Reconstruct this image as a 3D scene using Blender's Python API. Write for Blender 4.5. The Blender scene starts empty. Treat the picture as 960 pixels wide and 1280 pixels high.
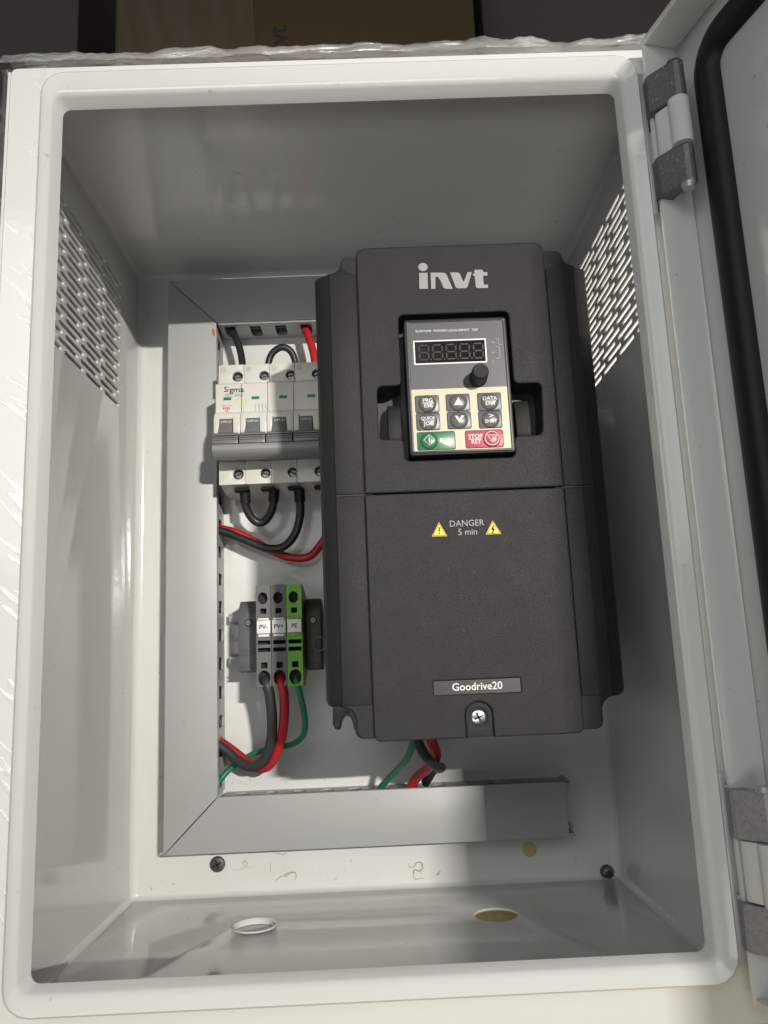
import bpy, bmesh, math, random
from mathutils import Vector, Matrix, noise
random.seed(7)
S = bpy.context.scene
COL = S.collection
# ------------------------------------------------------------------ camera, light, exposure (all lengths in mm, converted on build)
Z0 = 0.70                                    # height of the camera above the floor, metres
F_PX, PITCH, YAW, ROLL = 990.45283, -0.1857079, -0.01621985, -0.04237467
def _rx(t): return Matrix(((1,0,0),(0,math.cos(t),-math.sin(t)),(0,math.sin(t),math.cos(t))))
def _ry(t): return Matrix(((math.cos(t),0,math.sin(t)),(0,1,0),(-math.sin(t),0,math.cos(t))))
def _rz(t): return Matrix(((math.cos(t),-math.sin(t),0),(math.sin(t),math.cos(t),0),(0,0,1)))
RW = _rz(ROLL) @ _rx(PITCH) @ _ry(YAW) @ Matrix(((1,0,0),(0,0,-1),(0,1,0)))
cam = bpy.data.objects.new('camera', bpy.data.cameras.new('camera')); COL.objects.link(cam)
cam.data.sensor_fit = 'VERTICAL'; cam.data.sensor_height = 36.0
cam.data.lens = F_PX / 1280 * 36.0
cam.data.clip_start = 0.01; cam.data.clip_end = 100
M3 = Matrix((RW[0], -RW[1], -RW[2])).transposed()
cam.matrix_world = Matrix.Translation((0, 0, Z0)) @ M3.to_4x4()
S.camera = cam
def at(px, py, Y):
    """pixel of the photograph -> point (mm) at the real depth Y"""
    w = RW.transposed() @ Vector(((px-480)/F_PX, (py-640)/F_PX, 1))
    return w * (Y / w.y)

W = bpy.data.worlds.new('World'); S.world = W; W.use_nodes = True
bg = W.node_tree.nodes['Background']; bg.inputs[0].default_value = (0.97, 1.0, 0.96, 1); bg.inputs[1].default_value = 0.15
def lamp(name, kind, loc, target, energy, color, **kw):
    l = bpy.data.lights.new(name, kind); l.energy = energy; l.color = color
    for k, v in kw.items(): setattr(l, k, v)
    o = bpy.data.objects.new(name, l); COL.objects.link(o)
    p = Vector(loc); o.location = p + Vector((0,0,Z0))
    o.rotation_euler = (Vector(target) - p).to_track_quat('-Z', 'Y').to_euler()
    return o
def panel(name, loc, target, energy, color, sx, sy, spread):
    return lamp(name, 'AREA', loc, target, energy, color, shape='RECTANGLE', size=sx, size_y=sy, spread=math.radians(spread))
panel('work_lamp', (1.30, -3.0, 0.75), (0.02, 0.45, 0.10), 2.0, (1.0, 0.96, 0.89), 0.18, 0.03, 21)
panel('front_fill_lamp', (-0.95, -2.0, 0.95), (0.02, 0.45, 0.0), 4.9, (0.98, 1.0, 0.96), 2.4, 1.2, 90)
panel('floor_bounce_lamp', (-0.25, -1.15, -0.62), (0.0, 0.46, 0.25), 1.25, (0.98, 1.0, 0.95), 1.1, 0.5, 70)
panel('side_fill_lamp', (2.3, 0.75, 0.7), (0.16, 0.46, 0.2), 3.6, (1.0, 0.95, 0.88), 0.3, 0.3, 30)  # added lamp that lights the film behind the right wall slots
S.view_settings.view_transform = 'Standard'; S.view_settings.look = 'None'
S.view_settings.exposure = 0.0; S.view_settings.gamma = 1.0
S.render.engine = 'CYCLES'; S.cycles.max_bounces = 10; S.cycles.transparent_max_bounces = 16

# ------------------------------------------------------------------ materials
def mat(name, col, rough=0.5, metal=0.0, bump=0.0, bscale=800, vary=0.0, vscale=30, rvary=0.0, spec=0.5, coat=0.0, dirt=None, emit=None):
    m = bpy.data.materials.new(name); m.use_nodes = True
    nt = m.node_tree; b = nt.nodes['Principled BSDF']
    b.inputs['Base Color'].default_value = (*col, 1); b.inputs['Roughness'].default_value = rough
    b.inputs['Metallic'].default_value = metal; b.inputs['Specular IOR Level'].default_value = spec
    if coat: b.inputs['Coat Weight'].default_value = coat; b.inputs['Coat Roughness'].default_value = 0.08
    tc = nt.nodes.new('ShaderNodeTexCoord')
    def nz(scale, detail=3):
        n = nt.nodes.new('ShaderNodeTexNoise'); n.inputs['Scale'].default_value = scale; n.inputs['Detail'].default_value = detail
        nt.links.new(tc.outputs['Object'], n.inputs['Vector']); return n
    if bump:
        n = nz(bscale); bp = nt.nodes.new('ShaderNodeBump'); bp.inputs['Strength'].default_value = bump; bp.inputs['Distance'].default_value = 0.0004
        nt.links.new(n.outputs[0], bp.inputs['Height']); nt.links.new(bp.outputs[0], b.inputs['Normal'])
    last = None
    if vary:
        n = nz(vscale, 5); mx = nt.nodes.new('ShaderNodeMix'); mx.data_type = 'RGBA'
        mx.inputs[6].default_value = (*[c*(1-vary) for c in col], 1); mx.inputs[7].default_value = (*[min(1, c*(1+vary)) for c in col], 1)
        nt.links.new(n.outputs[0], mx.inputs[0]); last = mx.outputs[2]
    if dirt:
        dcol, lo, hi, sc = dirt
        n = nz(sc, 8); r = nt.nodes.new('ShaderNodeMapRange'); r.inputs[1].default_value = lo; r.inputs[2].default_value = hi
        nt.links.new(n.outputs[0], r.inputs[0])
        mx = nt.nodes.new('ShaderNodeMix'); mx.data_type = 'RGBA'
        if last: nt.links.new(last, mx.inputs[6])
        else: mx.inputs[6].default_value = (*col, 1)
        mx.inputs[7].default_value = (*dcol, 1)
        nt.links.new(r.outputs[0], mx.inputs[0]); last = mx.outputs[2]
    if last: nt.links.new(last, b.inputs['Base Color'])
    if rvary:
        n = nz(vscale*1.7, 6); r = nt.nodes.new('ShaderNodeMapRange')
        r.inputs[3].default_value = max(0.02, rough-rvary); r.inputs[4].default_value = rough+rvary
        nt.links.new(n.outputs[0], r.inputs[0]); nt.links.new(r.outputs[0], b.inputs['Roughness'])
    return m
PAINT = mat('light_grey_powder_coat', (0.67, 0.672, 0.655), 0.09, bump=0.16, bscale=260, vary=0.03, vscale=9, rvary=0.03, dirt=((0.42,0.41,0.36), 0.70, 0.78, 160))
DUCT = mat('grey_pvc', (0.36, 0.37, 0.365), 0.42, bump=0.05, bscale=900, vary=0.03, vscale=20, dirt=((0.16,0.15,0.13), 0.74, 0.80, 130))
HOLESHADE = mat('hole_shade_black', (0.012, 0.012, 0.012), 0.8)  # near black, the shade inside holes put into the colour
BLACKP = mat('textured_black_plastic', (0.0205, 0.0205, 0.021), 0.42, bump=0.65, bscale=2600, vary=0.14, vscale=60, rvary=0.10, spec=0.22, dirt=((0.045,0.045,0.045), 0.66, 0.82, 420))
BLACKS = mat('smooth_black_plastic', (0.022, 0.022, 0.023), 0.38, bump=0.08, bscale=1200)
KEYPANEL = mat('charcoal_keypad_film', (0.065, 0.067, 0.072), 0.40, bump=0.08, bscale=900)
BEIGE = mat('beige_keypad_film', (0.53, 0.49, 0.36), 0.40, bump=0.06, bscale=900)
KEYGREY = mat('grey_key', (0.095, 0.095, 0.098), 0.35)
KEYGREEN = mat('green_key', (0.025, 0.14, 0.06), 0.33)
KEYRED = mat('red_key', (0.44, 0.055, 0.085), 0.33)
WHITEINK = mat('white_ink', (0.72, 0.72, 0.70), 0.5)
SILVERINK = mat('silver_ink', (0.29, 0.29, 0.29), 0.45)
GREYINK = mat('grey_ink', (0.22, 0.22, 0.22), 0.6)
BLACKINK = mat('black_ink', (0.02, 0.02, 0.02), 0.6)
YELLOW = mat('yellow_ink', (0.75, 0.60, 0.03), 0.45)
LIMEINK = mat('lime_ink', (0.42, 0.62, 0.10), 0.6)
REDINK = mat('red_ink', (0.65, 0.05, 0.05), 0.6)
DISPLAY = mat('display_window', (0.010, 0.009, 0.008), 0.12)
SEGMENT = mat('unlit_segments', (0.018, 0.016, 0.014), 0.3)
MCBW = mat('ivory_plastic', (0.60, 0.585, 0.54), 0.38, bump=0.04, bscale=900, vary=0.02)
MCBG = mat('toggle_grey', (0.15, 0.15, 0.152), 0.35, bump=0.04)
NOSE = mat('toggle_bar_grey', (0.27, 0.27, 0.265), 0.33, bump=0.04)
GREENM = mat('green_flag', (0.02, 0.12, 0.06), 0.4)
ZINC = mat('zinc_plate', (0.50, 0.51, 0.52), 0.42, 0.6, bump=0.05, bscale=500, vary=0.15, vscale=90, rvary=0.1)
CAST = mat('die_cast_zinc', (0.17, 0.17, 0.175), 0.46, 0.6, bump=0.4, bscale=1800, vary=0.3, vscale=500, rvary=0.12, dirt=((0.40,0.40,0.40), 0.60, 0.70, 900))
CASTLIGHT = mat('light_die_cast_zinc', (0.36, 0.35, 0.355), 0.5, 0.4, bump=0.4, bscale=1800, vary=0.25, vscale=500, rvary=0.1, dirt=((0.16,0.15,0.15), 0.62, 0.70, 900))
STEEL = mat('bright_screw', (0.62, 0.62, 0.60), 0.25, 1.0, bump=0.1, bscale=900, vary=0.2, vscale=300)
SCREWD = mat('shaded_steel', (0.20, 0.20, 0.20), 0.33, 0.9, bump=0.5, bscale=700, vary=0.5, vscale=300)  # terminal screw steel, darkened to carry the shade of its hole
BOLTD = mat('dark_screw', (0.13, 0.13, 0.13), 0.4, 0.8, bump=0.2, bscale=600, vary=0.5, vscale=250)
HOLECARD = mat('hole_cardboard_tone', (0.52, 0.42, 0.21), 0.6, bump=0.3, bscale=700, vary=0.3, vscale=350)  # tone of the cardboard behind the back panel hole
TBG = mat('terminal_grey', (0.105, 0.105, 0.103), 0.42, bump=0.05)
TBD = mat('bracket_grey', (0.095, 0.095, 0.093), 0.45, bump=0.05)
TBK = mat('bracket_dark', (0.05, 0.05, 0.05), 0.5, bump=0.05)
TBGREEN = mat('terminal_green', (0.125, 0.36, 0.02), 0.38, bump=0.04, vary=0.35, vscale=60)
LABELW = mat('white_marker', (0.72, 0.71, 0.69), 0.45)
RUBBER = mat('black_rubber', (0.009, 0.009, 0.009), 0.5, bump=0.3, bscale=300, spec=0.28)
WBLACK = mat('black_insulation', (0.018, 0.018, 0.018), 0.40, bump=0.1, bscale=300, vary=0.2, vscale=60)
WDGREY = mat('charcoal_insulation', (0.032, 0.033, 0.033), 0.5, bump=0.1, bscale=300, vary=0.2, vscale=60)
WRED = mat('red_insulation', (0.42, 0.012, 0.022), 0.42, bump=0.1, bscale=300, vary=0.15, vscale=60)
WGREEN = mat('green_insulation', (0.012, 0.16, 0.085), 0.42, bump=0.1, bscale=300, vary=0.15, vscale=60)
WYELLOW = mat('yellow_stripe', (0.60, 0.55, 0.04), 0.45)
CARDB = mat('brown_cardboard', (0.085, 0.052, 0.022), 0.85, bump=0.3, bscale=200, vary=0.15, vscale=8)
CARDD = mat('grey_wrapped_card', (0.085, 0.076, 0.066), 0.7, bump=0.3, bscale=60, vary=0.2, vscale=6)
CARDL = mat('kraft_cardboard', (0.44, 0.32, 0.15), 0.85, bump=0.5, bscale=300, vary=0.35, vscale=220)
FOAM = mat('white_foam', (0.7, 0.7, 0.68), 0.7, bump=0.2, bscale=300)
FLOOR = mat('concrete', (0.22, 0.21, 0.20), 0.7, bump=0.3, bscale=40, vary=0.15, vscale=3)
STAIN = mat('dried_adhesive', (0.36, 0.36, 0.28), 0.5, vary=0.3, vscale=300)
STAIND = mat('dark_smudge', (0.30, 0.30, 0.26), 0.5, vary=0.4, vscale=400)
def film_mat(name, opac, scale, gloss=0.10, bump=0.5, floor=0.3, tilt=0.0, freq=60):
    m = bpy.data.materials.new(name); m.use_nodes = True; nt = m.node_tree
    for n in list(nt.nodes):
        if n.type != 'OUTPUT_MATERIAL': nt.nodes.remove(n)
    out = [n for n in nt.nodes if n.type == 'OUTPUT_MATERIAL'][0]
    N = nt.nodes.new
    tr = N('ShaderNodeBsdfTransparent'); gl = N('ShaderNodeBsdfGlossy'); df = N('ShaderNodeBsdfTranslucent'); d2 = N('ShaderNodeBsdfDiffuse')
    gl.inputs['Roughness'].default_value = 0.16; gl.inputs[0].default_value = (gloss, gloss, gloss, 1)
    tr.inputs[0].default_value = (0.91, 0.91, 0.905, 1)
    df.inputs[0].default_value = (0.8,0.8,0.78,1); d2.inputs[0].default_value = (0.8,0.8,0.78,1)
    tc = N('ShaderNodeTexCoord'); mp = N('ShaderNodeMapping'); mp.inputs['Scale'].default_value = scale
    vr = N('ShaderNodeVectorRotate'); vr.rotation_type = 'Y_AXIS'; vr.inputs['Angle'].default_value = tilt
    n = N('ShaderNodeTexNoise'); n.inputs['Scale'].default_value = freq; n.inputs['Detail'].default_value = 6
    nt.links.new(tc.outputs['Object'], vr.inputs['Vector']); nt.links.new(vr.outputs[0], mp.inputs[0]); nt.links.new(mp.outputs[0], n.inputs['Vector'])
    bp = N('ShaderNodeBump'); bp.inputs['Strength'].default_value = bump; bp.inputs['Distance'].default_value = 0.004
    nt.links.new(n.outputs[0], bp.inputs['Height']); nt.links.new(bp.outputs[0], gl.inputs['Normal'])
    r = N('ShaderNodeMapRange'); r.inputs[1].default_value = 0.45; r.inputs[2].default_value = 0.75
    r.inputs[3].default_value = opac*floor; r.inputs[4].default_value = opac
    nt.links.new(n.outputs[0], r.inputs[0])
    a = N('ShaderNodeMixShader'); b_ = N('ShaderNodeMixShader'); c = N('ShaderNodeAddShader')
    nt.links.new(df.outputs[0], a.inputs[1]); nt.links.new(d2.outputs[0], a.inputs[2]); a.inputs[0].default_value = 0.5
    nt.links.new(tr.outputs[0], b_.inputs[1]); nt.links.new(a.outputs[0], b_.inputs[2]); nt.links.new(r.outputs[0], b_.inputs[0])
    nt.links.new(b_.outputs[0], c.inputs[0]); nt.links.new(gl.outputs[0], c.inputs[1])
    nt.links.new(c.outputs[0], out.inputs[0]); return m
FILM = film_mat('stretch_film', 0.12, (0.12, 1, 1.0), 0.20, 0.7, 0.1, math.radians(-52), 130)
FILMT = film_mat('crinkled_stretch_film', 0.28, (0.14, 1, 1.6), 0.32, 1.0, 0.2, math.radians(6), 150)
FILMR = film_mat('opaque_white_film', 1.0, (0.4, 1, 2), 0.05, 0.5, 0.95)  # made opaque white so the right wall slots look bright
FILMB = film_mat('loose_stretch_film', 0.10, (1.2, 1, 0.10), 0.05, 0.5, 0.2, math.radians(12), 40)

# ------------------------------------------------------------------ mesh helpers
def V(x, y, z): return Vector((x*0.001, y*0.001, z*0.001 + Z0))
def root(name, label, cat, loc, group=None):
    o = bpy.data.objects.new(name, None); COL.objects.link(o); o.location = V(*loc); o.empty_display_size = 0.02
    o['label'] = label; o['category'] = cat
    if group: o['group'] = group
    return o
def tag(o, label, cat, group=None):
    o['label'] = label; o['category'] = cat
    if group: o['group'] = group
    return o
def wloc(o):
    p = Vector((0,0,0))
    while o: p += o.location; o = o.parent
    return p
class MB:
    def __init__(s): s.bm = bmesh.new()
    def add(s, pts, faces):
        vs = [s.bm.verts.new(p) for p in pts]; fs = []
        for f in faces:
            try: fs.append(s.bm.faces.new([vs[i] for i in f]))
            except ValueError: pass
        return vs, fs
    def bevel(s, vs, w, seg=2, ang=25):
        if not w: return
        vset = set(vs)
        bmesh.ops.recalc_face_normals(s.bm, faces=list({f for v in vs for f in v.link_faces}))
        es = [e for v in vs for e in v.link_edges if e.other_vert(v) in vset and len(e.link_faces) == 2 and e.calc_face_angle(0) > math.radians(ang)]
        es = list(set(es))
        if es: bmesh.ops.bevel(s.bm, geom=es, offset=w*0.001, segments=seg, affect='EDGES', clamp_overlap=True, profile=0.5)
    def box(s, x0, x1, y0, y1, z0, z1, bev=0, seg=2):
        p = [V(x, y, z) for z in (z0, z1) for y in (y0, y1) for x in (x0, x1)]
        vs, _ = s.add(p, [(0,2,3,1),(4,5,7,6),(0,1,5,4),(2,6,7,3),(0,4,6,2),(1,3,7,5)])
        s.bevel(vs, bev, seg); return s
    def prism(s, prof, a, b, plane, bev=0, seg=2):
        """prof: closed 2-D outline; plane 'xz' (extrude in Y), 'yz' (in X), 'xy' (in Z)"""
        f = {'xz': lambda u,v,t: V(u,t,v), 'yz': lambda u,v,t: V(t,u,v), 'xy': lambda u,v,t: V(u,v,t)}[plane]
        n = len(prof)
        p = [f(u,v,a) for u,v in prof] + [f(u,v,b) for u,v in prof]
        vs, _ = s.add(p, [tuple(range(n)), tuple(range(2*n-1, n-1, -1))] + [(i, (i+1)%n, n+(i+1)%n, n+i) for i in range(n)])
        s.bevel(vs, bev, seg, 35); return s
    def loft(s, rings, cap0=True, cap1=True, skip=(), closed=True):
        n = len(rings[0]); allv = [[s.bm.verts.new(p) for p in r] for r in rings]
        for k in range(len(rings)-1):
            for i in range(n if closed else n-1):
                if (k, i) in skip: continue
                q = (allv[k][i], allv[k][(i+1)%n], allv[k+1][(i+1)%n], allv[k+1][i])
                try: s.bm.faces.new(q)
                except ValueError: pass
        if cap0: s.bm.faces.new(allv[0])
        if cap1: s.bm.faces.new(list(reversed(allv[-1])))
        return s
    def cyl(s, p0, p1, r0, r1=None, seg=20, cap=True):
        r1 = r0 if r1 is None else r1
        a = V(*p0); b = V(*p1); d = (b-a).normalized(); u = d.orthogonal().normalized(); w = d.cross(u)
        ring = lambda c, r: [c + (u*math.cos(2*math.pi*i/seg) + w*math.sin(2*math.pi*i/seg))*r*0.001 for i in range(seg)]
        return s.loft([ring(a, r0), ring(b, r1)], cap, cap)
    def revolve(s, base, prof, seg=24):
        """solid of revolution about -Y through base: prof = [(radius, forward)]"""
        x, y, z = base
        rings = [[V(x + r*math.cos(2*math.pi*i/seg), y - h, z + r*math.sin(2*math.pi*i/seg)) for i in range(seg)] for r, h in prof]
        return s.loft(rings)
    def tube(s, pts, r, seg=10, sub=8, radii=None):
        P = [Vector(p) for p in pts]; Q = [P[0]*2-P[1]] + P + [P[-1]*2-P[-2]]
        path = []
        for i in range(1, len(Q)-2):
            for k in range(sub):
                t = k/sub; a, b, c, d = Q[i-1:i+3]
                path.append(0.5*((2*b) + (c-a)*t + (2*a-5*b+4*c-d)*t*t + (3*b-a-3*c+d)*t**3))
        path.append(P[-1])
        path = [V(*p) for p in path]; rings = []; u = None
        for i, p in enumerate(path):
            d = (path[min(i+1, len(path)-1)] - path[max(i-1, 0)]).normalized()
            u = d.orthogonal().normalized() if u is None else (u - d*u.dot(d)).normalized()
            w = d.cross(u)
            rings.append([p + (u*math.cos(2*math.pi*k/seg) + w*math.sin(2*math.pi*k/seg))*r*0.001 for k in range(seg)])
        return s.loft(rings)
    def build(s, name, m, parent=None, smooth=30, label=None):
        bmesh.ops.recalc_face_normals(s.bm, faces=s.bm.faces[:])
        me = bpy.data.meshes.new(name)
        off = wloc(parent) if parent else Vector((0,0,Z0))
        if not parent and s.bm.verts:
            c = sum((v.co for v in s.bm.verts), Vector())/len(s.bm.verts); off = c
        for v in s.bm.verts: v.co -= off
        s.bm.to_mesh(me); s.bm.free()
        me.materials.append(m)
        if smooth:
            me.shade_smooth(); me.set_sharp_from_angle(angle=math.radians(smooth))
        o = bpy.data.objects.new(name, me); COL.objects.link(o)
        if parent: o.parent = parent
        else: o.location = off
        if label: o['label'] = label
        return o
def curve_mesh(splines, ext, bevel=0.0):
    cu = bpy.data.curves.new('c', 'CURVE'); cu.dimensions = '2D'; cu.fill_mode = 'BOTH'; cu.extrude = ext/2
    cu.bevel_depth = bevel; cu.bevel_resolution = 1; cu.offset = -bevel
    for sp in splines:
        q = cu.splines.new('POLY'); q.points.add(len(sp)-1); q.use_cyclic_u = True
        for i, (u, v) in enumerate(sp): q.points[i].co = (u, v, 0, 1)
    return _eval(cu)
def _eval(cu):
    o = bpy.data.objects.new('tmp', cu); COL.objects.link(o)
    bpy.context.view_layer.update()
    me = bpy.data.meshes.new_from_object(o.evaluated_get(bpy.context.evaluated_depsgraph_get()))
    bpy.data.objects.remove(o); bpy.data.curves.remove(cu); return me
def plate(outer, holes, pos, thick, plane, bevel=0.0):
    """sheet with real holes; spans pos..pos+thick along its normal axis -> MB"""
    me = curve_mesh([outer]+holes, thick-2*bevel, bevel)
    f = {'xz': lambda u,v,t: V(u,t,v), 'yz': lambda u,v,t: V(t,u,v), 'xy': lambda u,v,t: V(u,v,t)}[plane]
    b = MB(); b.bm.from_mesh(me); bpy.data.meshes.remove(me)
    for v in b.bm.verts: v.co = f(v.co.x, v.co.y, v.co.z + pos + thick/2)
    bmesh.ops.remove_doubles(b.bm, verts=b.bm.verts[:], dist=1e-7)
    return b
def text(body, size, x, y, z, m, parent, name='lettering', bold=0.0, wide=1.0, align='CENTER', rot=0.0, thick=0.12, label=None, shear=0.0, drape=None):
    """flat print standing on the plane Y=y, facing the viewer; size = cap height-ish in mm"""
    cu = bpy.data.curves.new('t', 'FONT'); cu.body = body; cu.size = size; cu.align_x = align; cu.align_y = 'CENTER'
    cu.offset = bold*size; cu.extrude = thick/2; cu.space_character = 1.0; cu.shear = shear; cu.resolution_u = 3; cu.space_line = 0.8
    me = _eval(cu); b = MB(); b.bm.from_mesh(me); bpy.data.meshes.remove(me)
    c, s_ = math.cos(rot), math.sin(rot)
    for v in b.bm.verts:
        u, w = v.co.x*wide, v.co.y
        X_, Z_ = x + u*c - w*s_, z + u*s_ + w*c
        v.co = V(X_, (drape(X_, Z_) if drape else y) - v.co.z, Z_)
    return b.build(name, m, parent, smooth=0, label=label)
def flat(polys, y, m, parent, name, thick=0.12, label=None):
    b = MB()
    for p in polys: b.prism(p, y - thick, y, 'xz')
    return b.build(name, m, parent, smooth=0, label=label)
def rr(x0, z0, x1, z1, r, n=4):
    x0, x1 = min(x0, x1), max(x0, x1); z0, z1 = min(z0, z1), max(z0, z1)
    r = min(r, (x1-x0)/2-1e-4, (z1-z0)/2-1e-4); o = []
    for cx, cz, a in ((x0+r, z0+r, 180), (x1-r, z0+r, 270), (x1-r, z1-r, 0), (x0+r, z1-r, 90)):
        for k in range(n+1):
            t = math.radians(a + 90*k/n); o.append((cx + r*math.cos(t), cz + r*math.sin(t)))
    return o
def disc(cx, cz, r, n=24, rz=None): return [(cx + r*math.cos(2*math.pi*i/n), cz + (rz or r)*math.sin(2*math.pi*i/n)) for i in range(n)]
def ring(cx, cz, r, w, n=24):
    o = disc(cx, cz, r, n); i = disc(cx, cz, r-w, n)
    return [[o[k], o[(k+1)%n], i[(k+1)%n], i[k]] for k in range(n)]
def outline(pts, w):
    c = [sum(p[0] for p in pts)/len(pts), sum(p[1] for p in pts)/len(pts)]; out = []
    q = [(p[0] + (c[0]-p[0])*w, p[1] + (c[1]-p[1])*w) for p in pts]; n = len(pts)
    return [[pts[k], pts[(k+1)%n], q[(k+1)%n], q[k]] for k in range(n)]
def stroke(pts, w):
    out = []
    for (a, b), (c, d) in zip(pts[:-1], pts[1:]):
        dx, dz = c-a, d-b; l = math.hypot(dx, dz) or 1; nx, nz = -dz/l*w/2, dx/l*w/2; ex, ez = dx/l*w*0.3, dz/l*w*0.3
        out.append([(a-ex+nx, b-ez+nz), (a-ex-nx, b-ez-nz), (c+ex-nx, d+ez-nz), (c+ex+nx, d+ez+nz)])
    return out
def phillips(x, y, z, r, m, parent, name='screw', h=2.2, label=None, slot=False):
    b = MB().revolve((x, y, z), [(r, 0), (r, h*0.45), (r*0.86, h*0.8), (r*0.5, h), (0.05, h)], 20)
    o = b.build(name, m, parent, label=label)
    k = MB()
    for a in ((0.5,) if slot else (0.4, 0.4+math.pi/2)):
        c, s_ = math.cos(a), math.sin(a); L, w = r*(0.85 if slot else 0.6), r*0.13
        k.prism([(x+c*L-s_*w, z+s_*L+c*w), (x-c*L-s_*w, z-s_*L+c*w), (x-c*L+s_*w, z-s_*L-c*w), (x+c*L+s_*w, z+s_*L-c*w)], y-h-0.1, y-h+0.8, 'xz')
    o2 = k.build('recess', BLACKINK, parent)
    o2.parent = parent; return o
def rring(x0, x1, z0, z1, r, Y, n=5):
    pts = []
    for cx, cz, a in ((x0+r, z0+r, 180), (x1-r, z0+r, 270), (x1-r, z1-r, 0), (x0+r, z1-r, 90)):
        for k in range(n):
            t = math.radians(a + 90*k/(n-1)); pts.append(V(cx + r*math.cos(t), Y, cz + r*math.sin(t)))
    return pts

# ------------------------------------------------------------------ setting: floor, cartons behind
fl = MB().box(-4000, 4000, -4000, 4000, -Z0*1000-50, -Z0*1000).build('floor', FLOOR); fl['kind'] = 'structure'

def carton(x0, x1, y0, y1, z0, z1, m, label, tape=None):
    r = root('carton', label, 'carton', ((x0+x1)/2, (y0+y1)/2, z0))
    b = MB().box(x0, x1, y0, y1, z0, z1, 4, 2); b.build('box', m, r)
    return r
FZ = -Z0*1000
cb = carton(-292, 152, 850, 1300, FZ, 1150, CARDB, 'brown cardboard carton with sideways black print behind the cabinet')
p = at(349, 54, 849.8); text('invt', 33, p.x, 849.8, p.z, BLACKINK, cb, rot=math.radians(93), bold=0.02)
carton(-760, -368, 930, 1400, FZ, 1150, CARDD, 'dark grey wrapped carton at the far left behind the cabinet')
carton(176, 760, 930, 1400, FZ, 1150, CARDD, 'dark grey-brown carton behind the cabinet beside the open door')
base = root('carton', 'kraft cardboard packing under the grey cabinet seen through its floor hole', 'carton', (0, 460, FZ))
MB().box(-260, 260, 300, 680, FZ, -175, 4).build('box', CARDL, base)
fp = MB().box(-170, 20, 370, 570, -175, -154.0, 1).build('foam_pad', FOAM); tag(fp, 'white foam pad under the left floor hole of the cabinet', 'foam pad')
fp2 = MB().box(40, 158, 370, 570, -175, -152.6, 2).build('cardboard_pad', CARDL); tag(fp2, 'brown cardboard pad under the right floor hole of the cabinet', 'cardboard pad')

# ------------------------------------------------------------------ the enclosure
ENC = root('electrical_enclosure', 'open light grey steel cabinet with louvred side walls and door hinged right', 'cabinet', (0, 466, -152.5))
XL, XR, ZB, ZT, YB = -172.5, 160.0, -151.0, 301.0, 575.0
n = 5; SIDE = {'B': n-1, 'R': 2*n-1, 'T': 3*n-1, 'L': 4*n-1}
rings = [rring(XL-1.5, XR+1.5, ZB-1.5, ZT+1.5, 2, 577), rring(XL-1.5, XR+1.5, ZB-1.5, ZT+1.5, 2, 358), rring(XL-0.9, XR+0.9, ZB-0.9, ZT+0.9, 2, 357),
         rring(-152.4, 139.4, -131.6, 288.4, 11, 357), rring(-152.4, 139.4, -131.6, 288.4, 11, 342), rring(-152.1, 139.1, -131.3, 288.1, 10.8, 340.8), rring(-151.0, 138.2, -130.4, 287.2, 10, 340),
         rring(-149.6, 132.8, -126.0, 280.4, 6, 342.4), rring(-148.2, 131.4, -124.4, 278.4, 5, 343.6), rring(-147.4, 130.9, -123.6, 277.4, 4.5, 345), rring(-145.0, 129.8, -122.2, 275.0, 4, 351), rring(-145.6, 130.4, -122.8, 275.6, 4, 352),
         rring(XL, XR, ZB, ZT, 3, 353), rring(XL, XR, ZB, ZT, 3, 570)]
for t in (30, 60, 90):
    d = 5*(1-math.cos(math.radians(t))); rings.append(rring(XL+d, XR-d, ZB+d*0.4, ZT-d, 3, 570+5*math.sin(math.radians(t))))
skip = [(0, SIDE['L']), (0, SIDE['R']), (0, SIDE['B']), (12, SIDE['L']), (12, SIDE['R']), (12, SIDE['B'])]
b = MB().loft(rings, cap0=False, cap1=False, skip=skip); shell = b.build('shell', PAINT, ENC, smooth=40)
MB().box(XL-1.4, XR+1.4, 575.05, 577, ZB-1.4, ZT+1.4).build('back_panel', PAINT, ENC)
def slots(za, pitch, y_ends_a, y_ends_b):
    h = []
    for k in range(10):
        for e in y_ends_a: h.append(rr(e-28.6, za-k*pitch-1.25, e, za-k*pitch+1.25, 1.24, 3))
        if k < 9:
            for e in y_ends_b: h.append(rr(e-28.6, za-(k+.5)*pitch-1.25, e, za-(k+.5)*pitch+1.25, 1.24, 3))
    return h
hl = slots(271.9, 9.98, (393.4, 427.6, 461.4, 495, 529), (418, 452, 486, 520.3))
hr = slots(276, 10.25, (401.5, 436, 471, 505.8, 540), (425, 460, 495, 529.5))
o1 = rr(352.4, ZB+2.3, 570.6, ZT-2.3, 0.01, 1)
plate(o1, hl, XL-1.5, 1.5, 'yz', 0.25).build('side_panel', PAINT, ENC, smooth=50)
plate(o1, hr, XR, 1.5, 'yz', 0.25).build('side_panel', PAINT, ENC, smooth=50)
plate(rr(XL+2.3, 352.4, XR-2.3, 570.6, 0.01, 1), [disc(-78.8, 507, 13), disc(64.7, 507.5, 13)], ZB-1.5, 1.5, 'xy', 0.25).build('bottom_panel', PAINT, ENC, smooth=50)
def hole_rim(cx):
    q = 24
    rg = [[V(cx + r*math.cos(2*math.pi*i/q), 507 + r*math.sin(2*math.pi*i/q), z) for i in range(q)] for r, z in ((13.4, -150.9), (13.3, -150.2), (12.6, -150.0), (12.2, -150.6), (12.2, -153.5), (13.4, -153.5))]
    MB().loft(rg, False, False).build('hole_rim', PAINT, ENC)
hole_rim(-78.8)
phillips(-113.9, 575, -130.9, 5.2, BOLTD, ENC, label='dark round screw at the lower left of the back panel')
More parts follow.
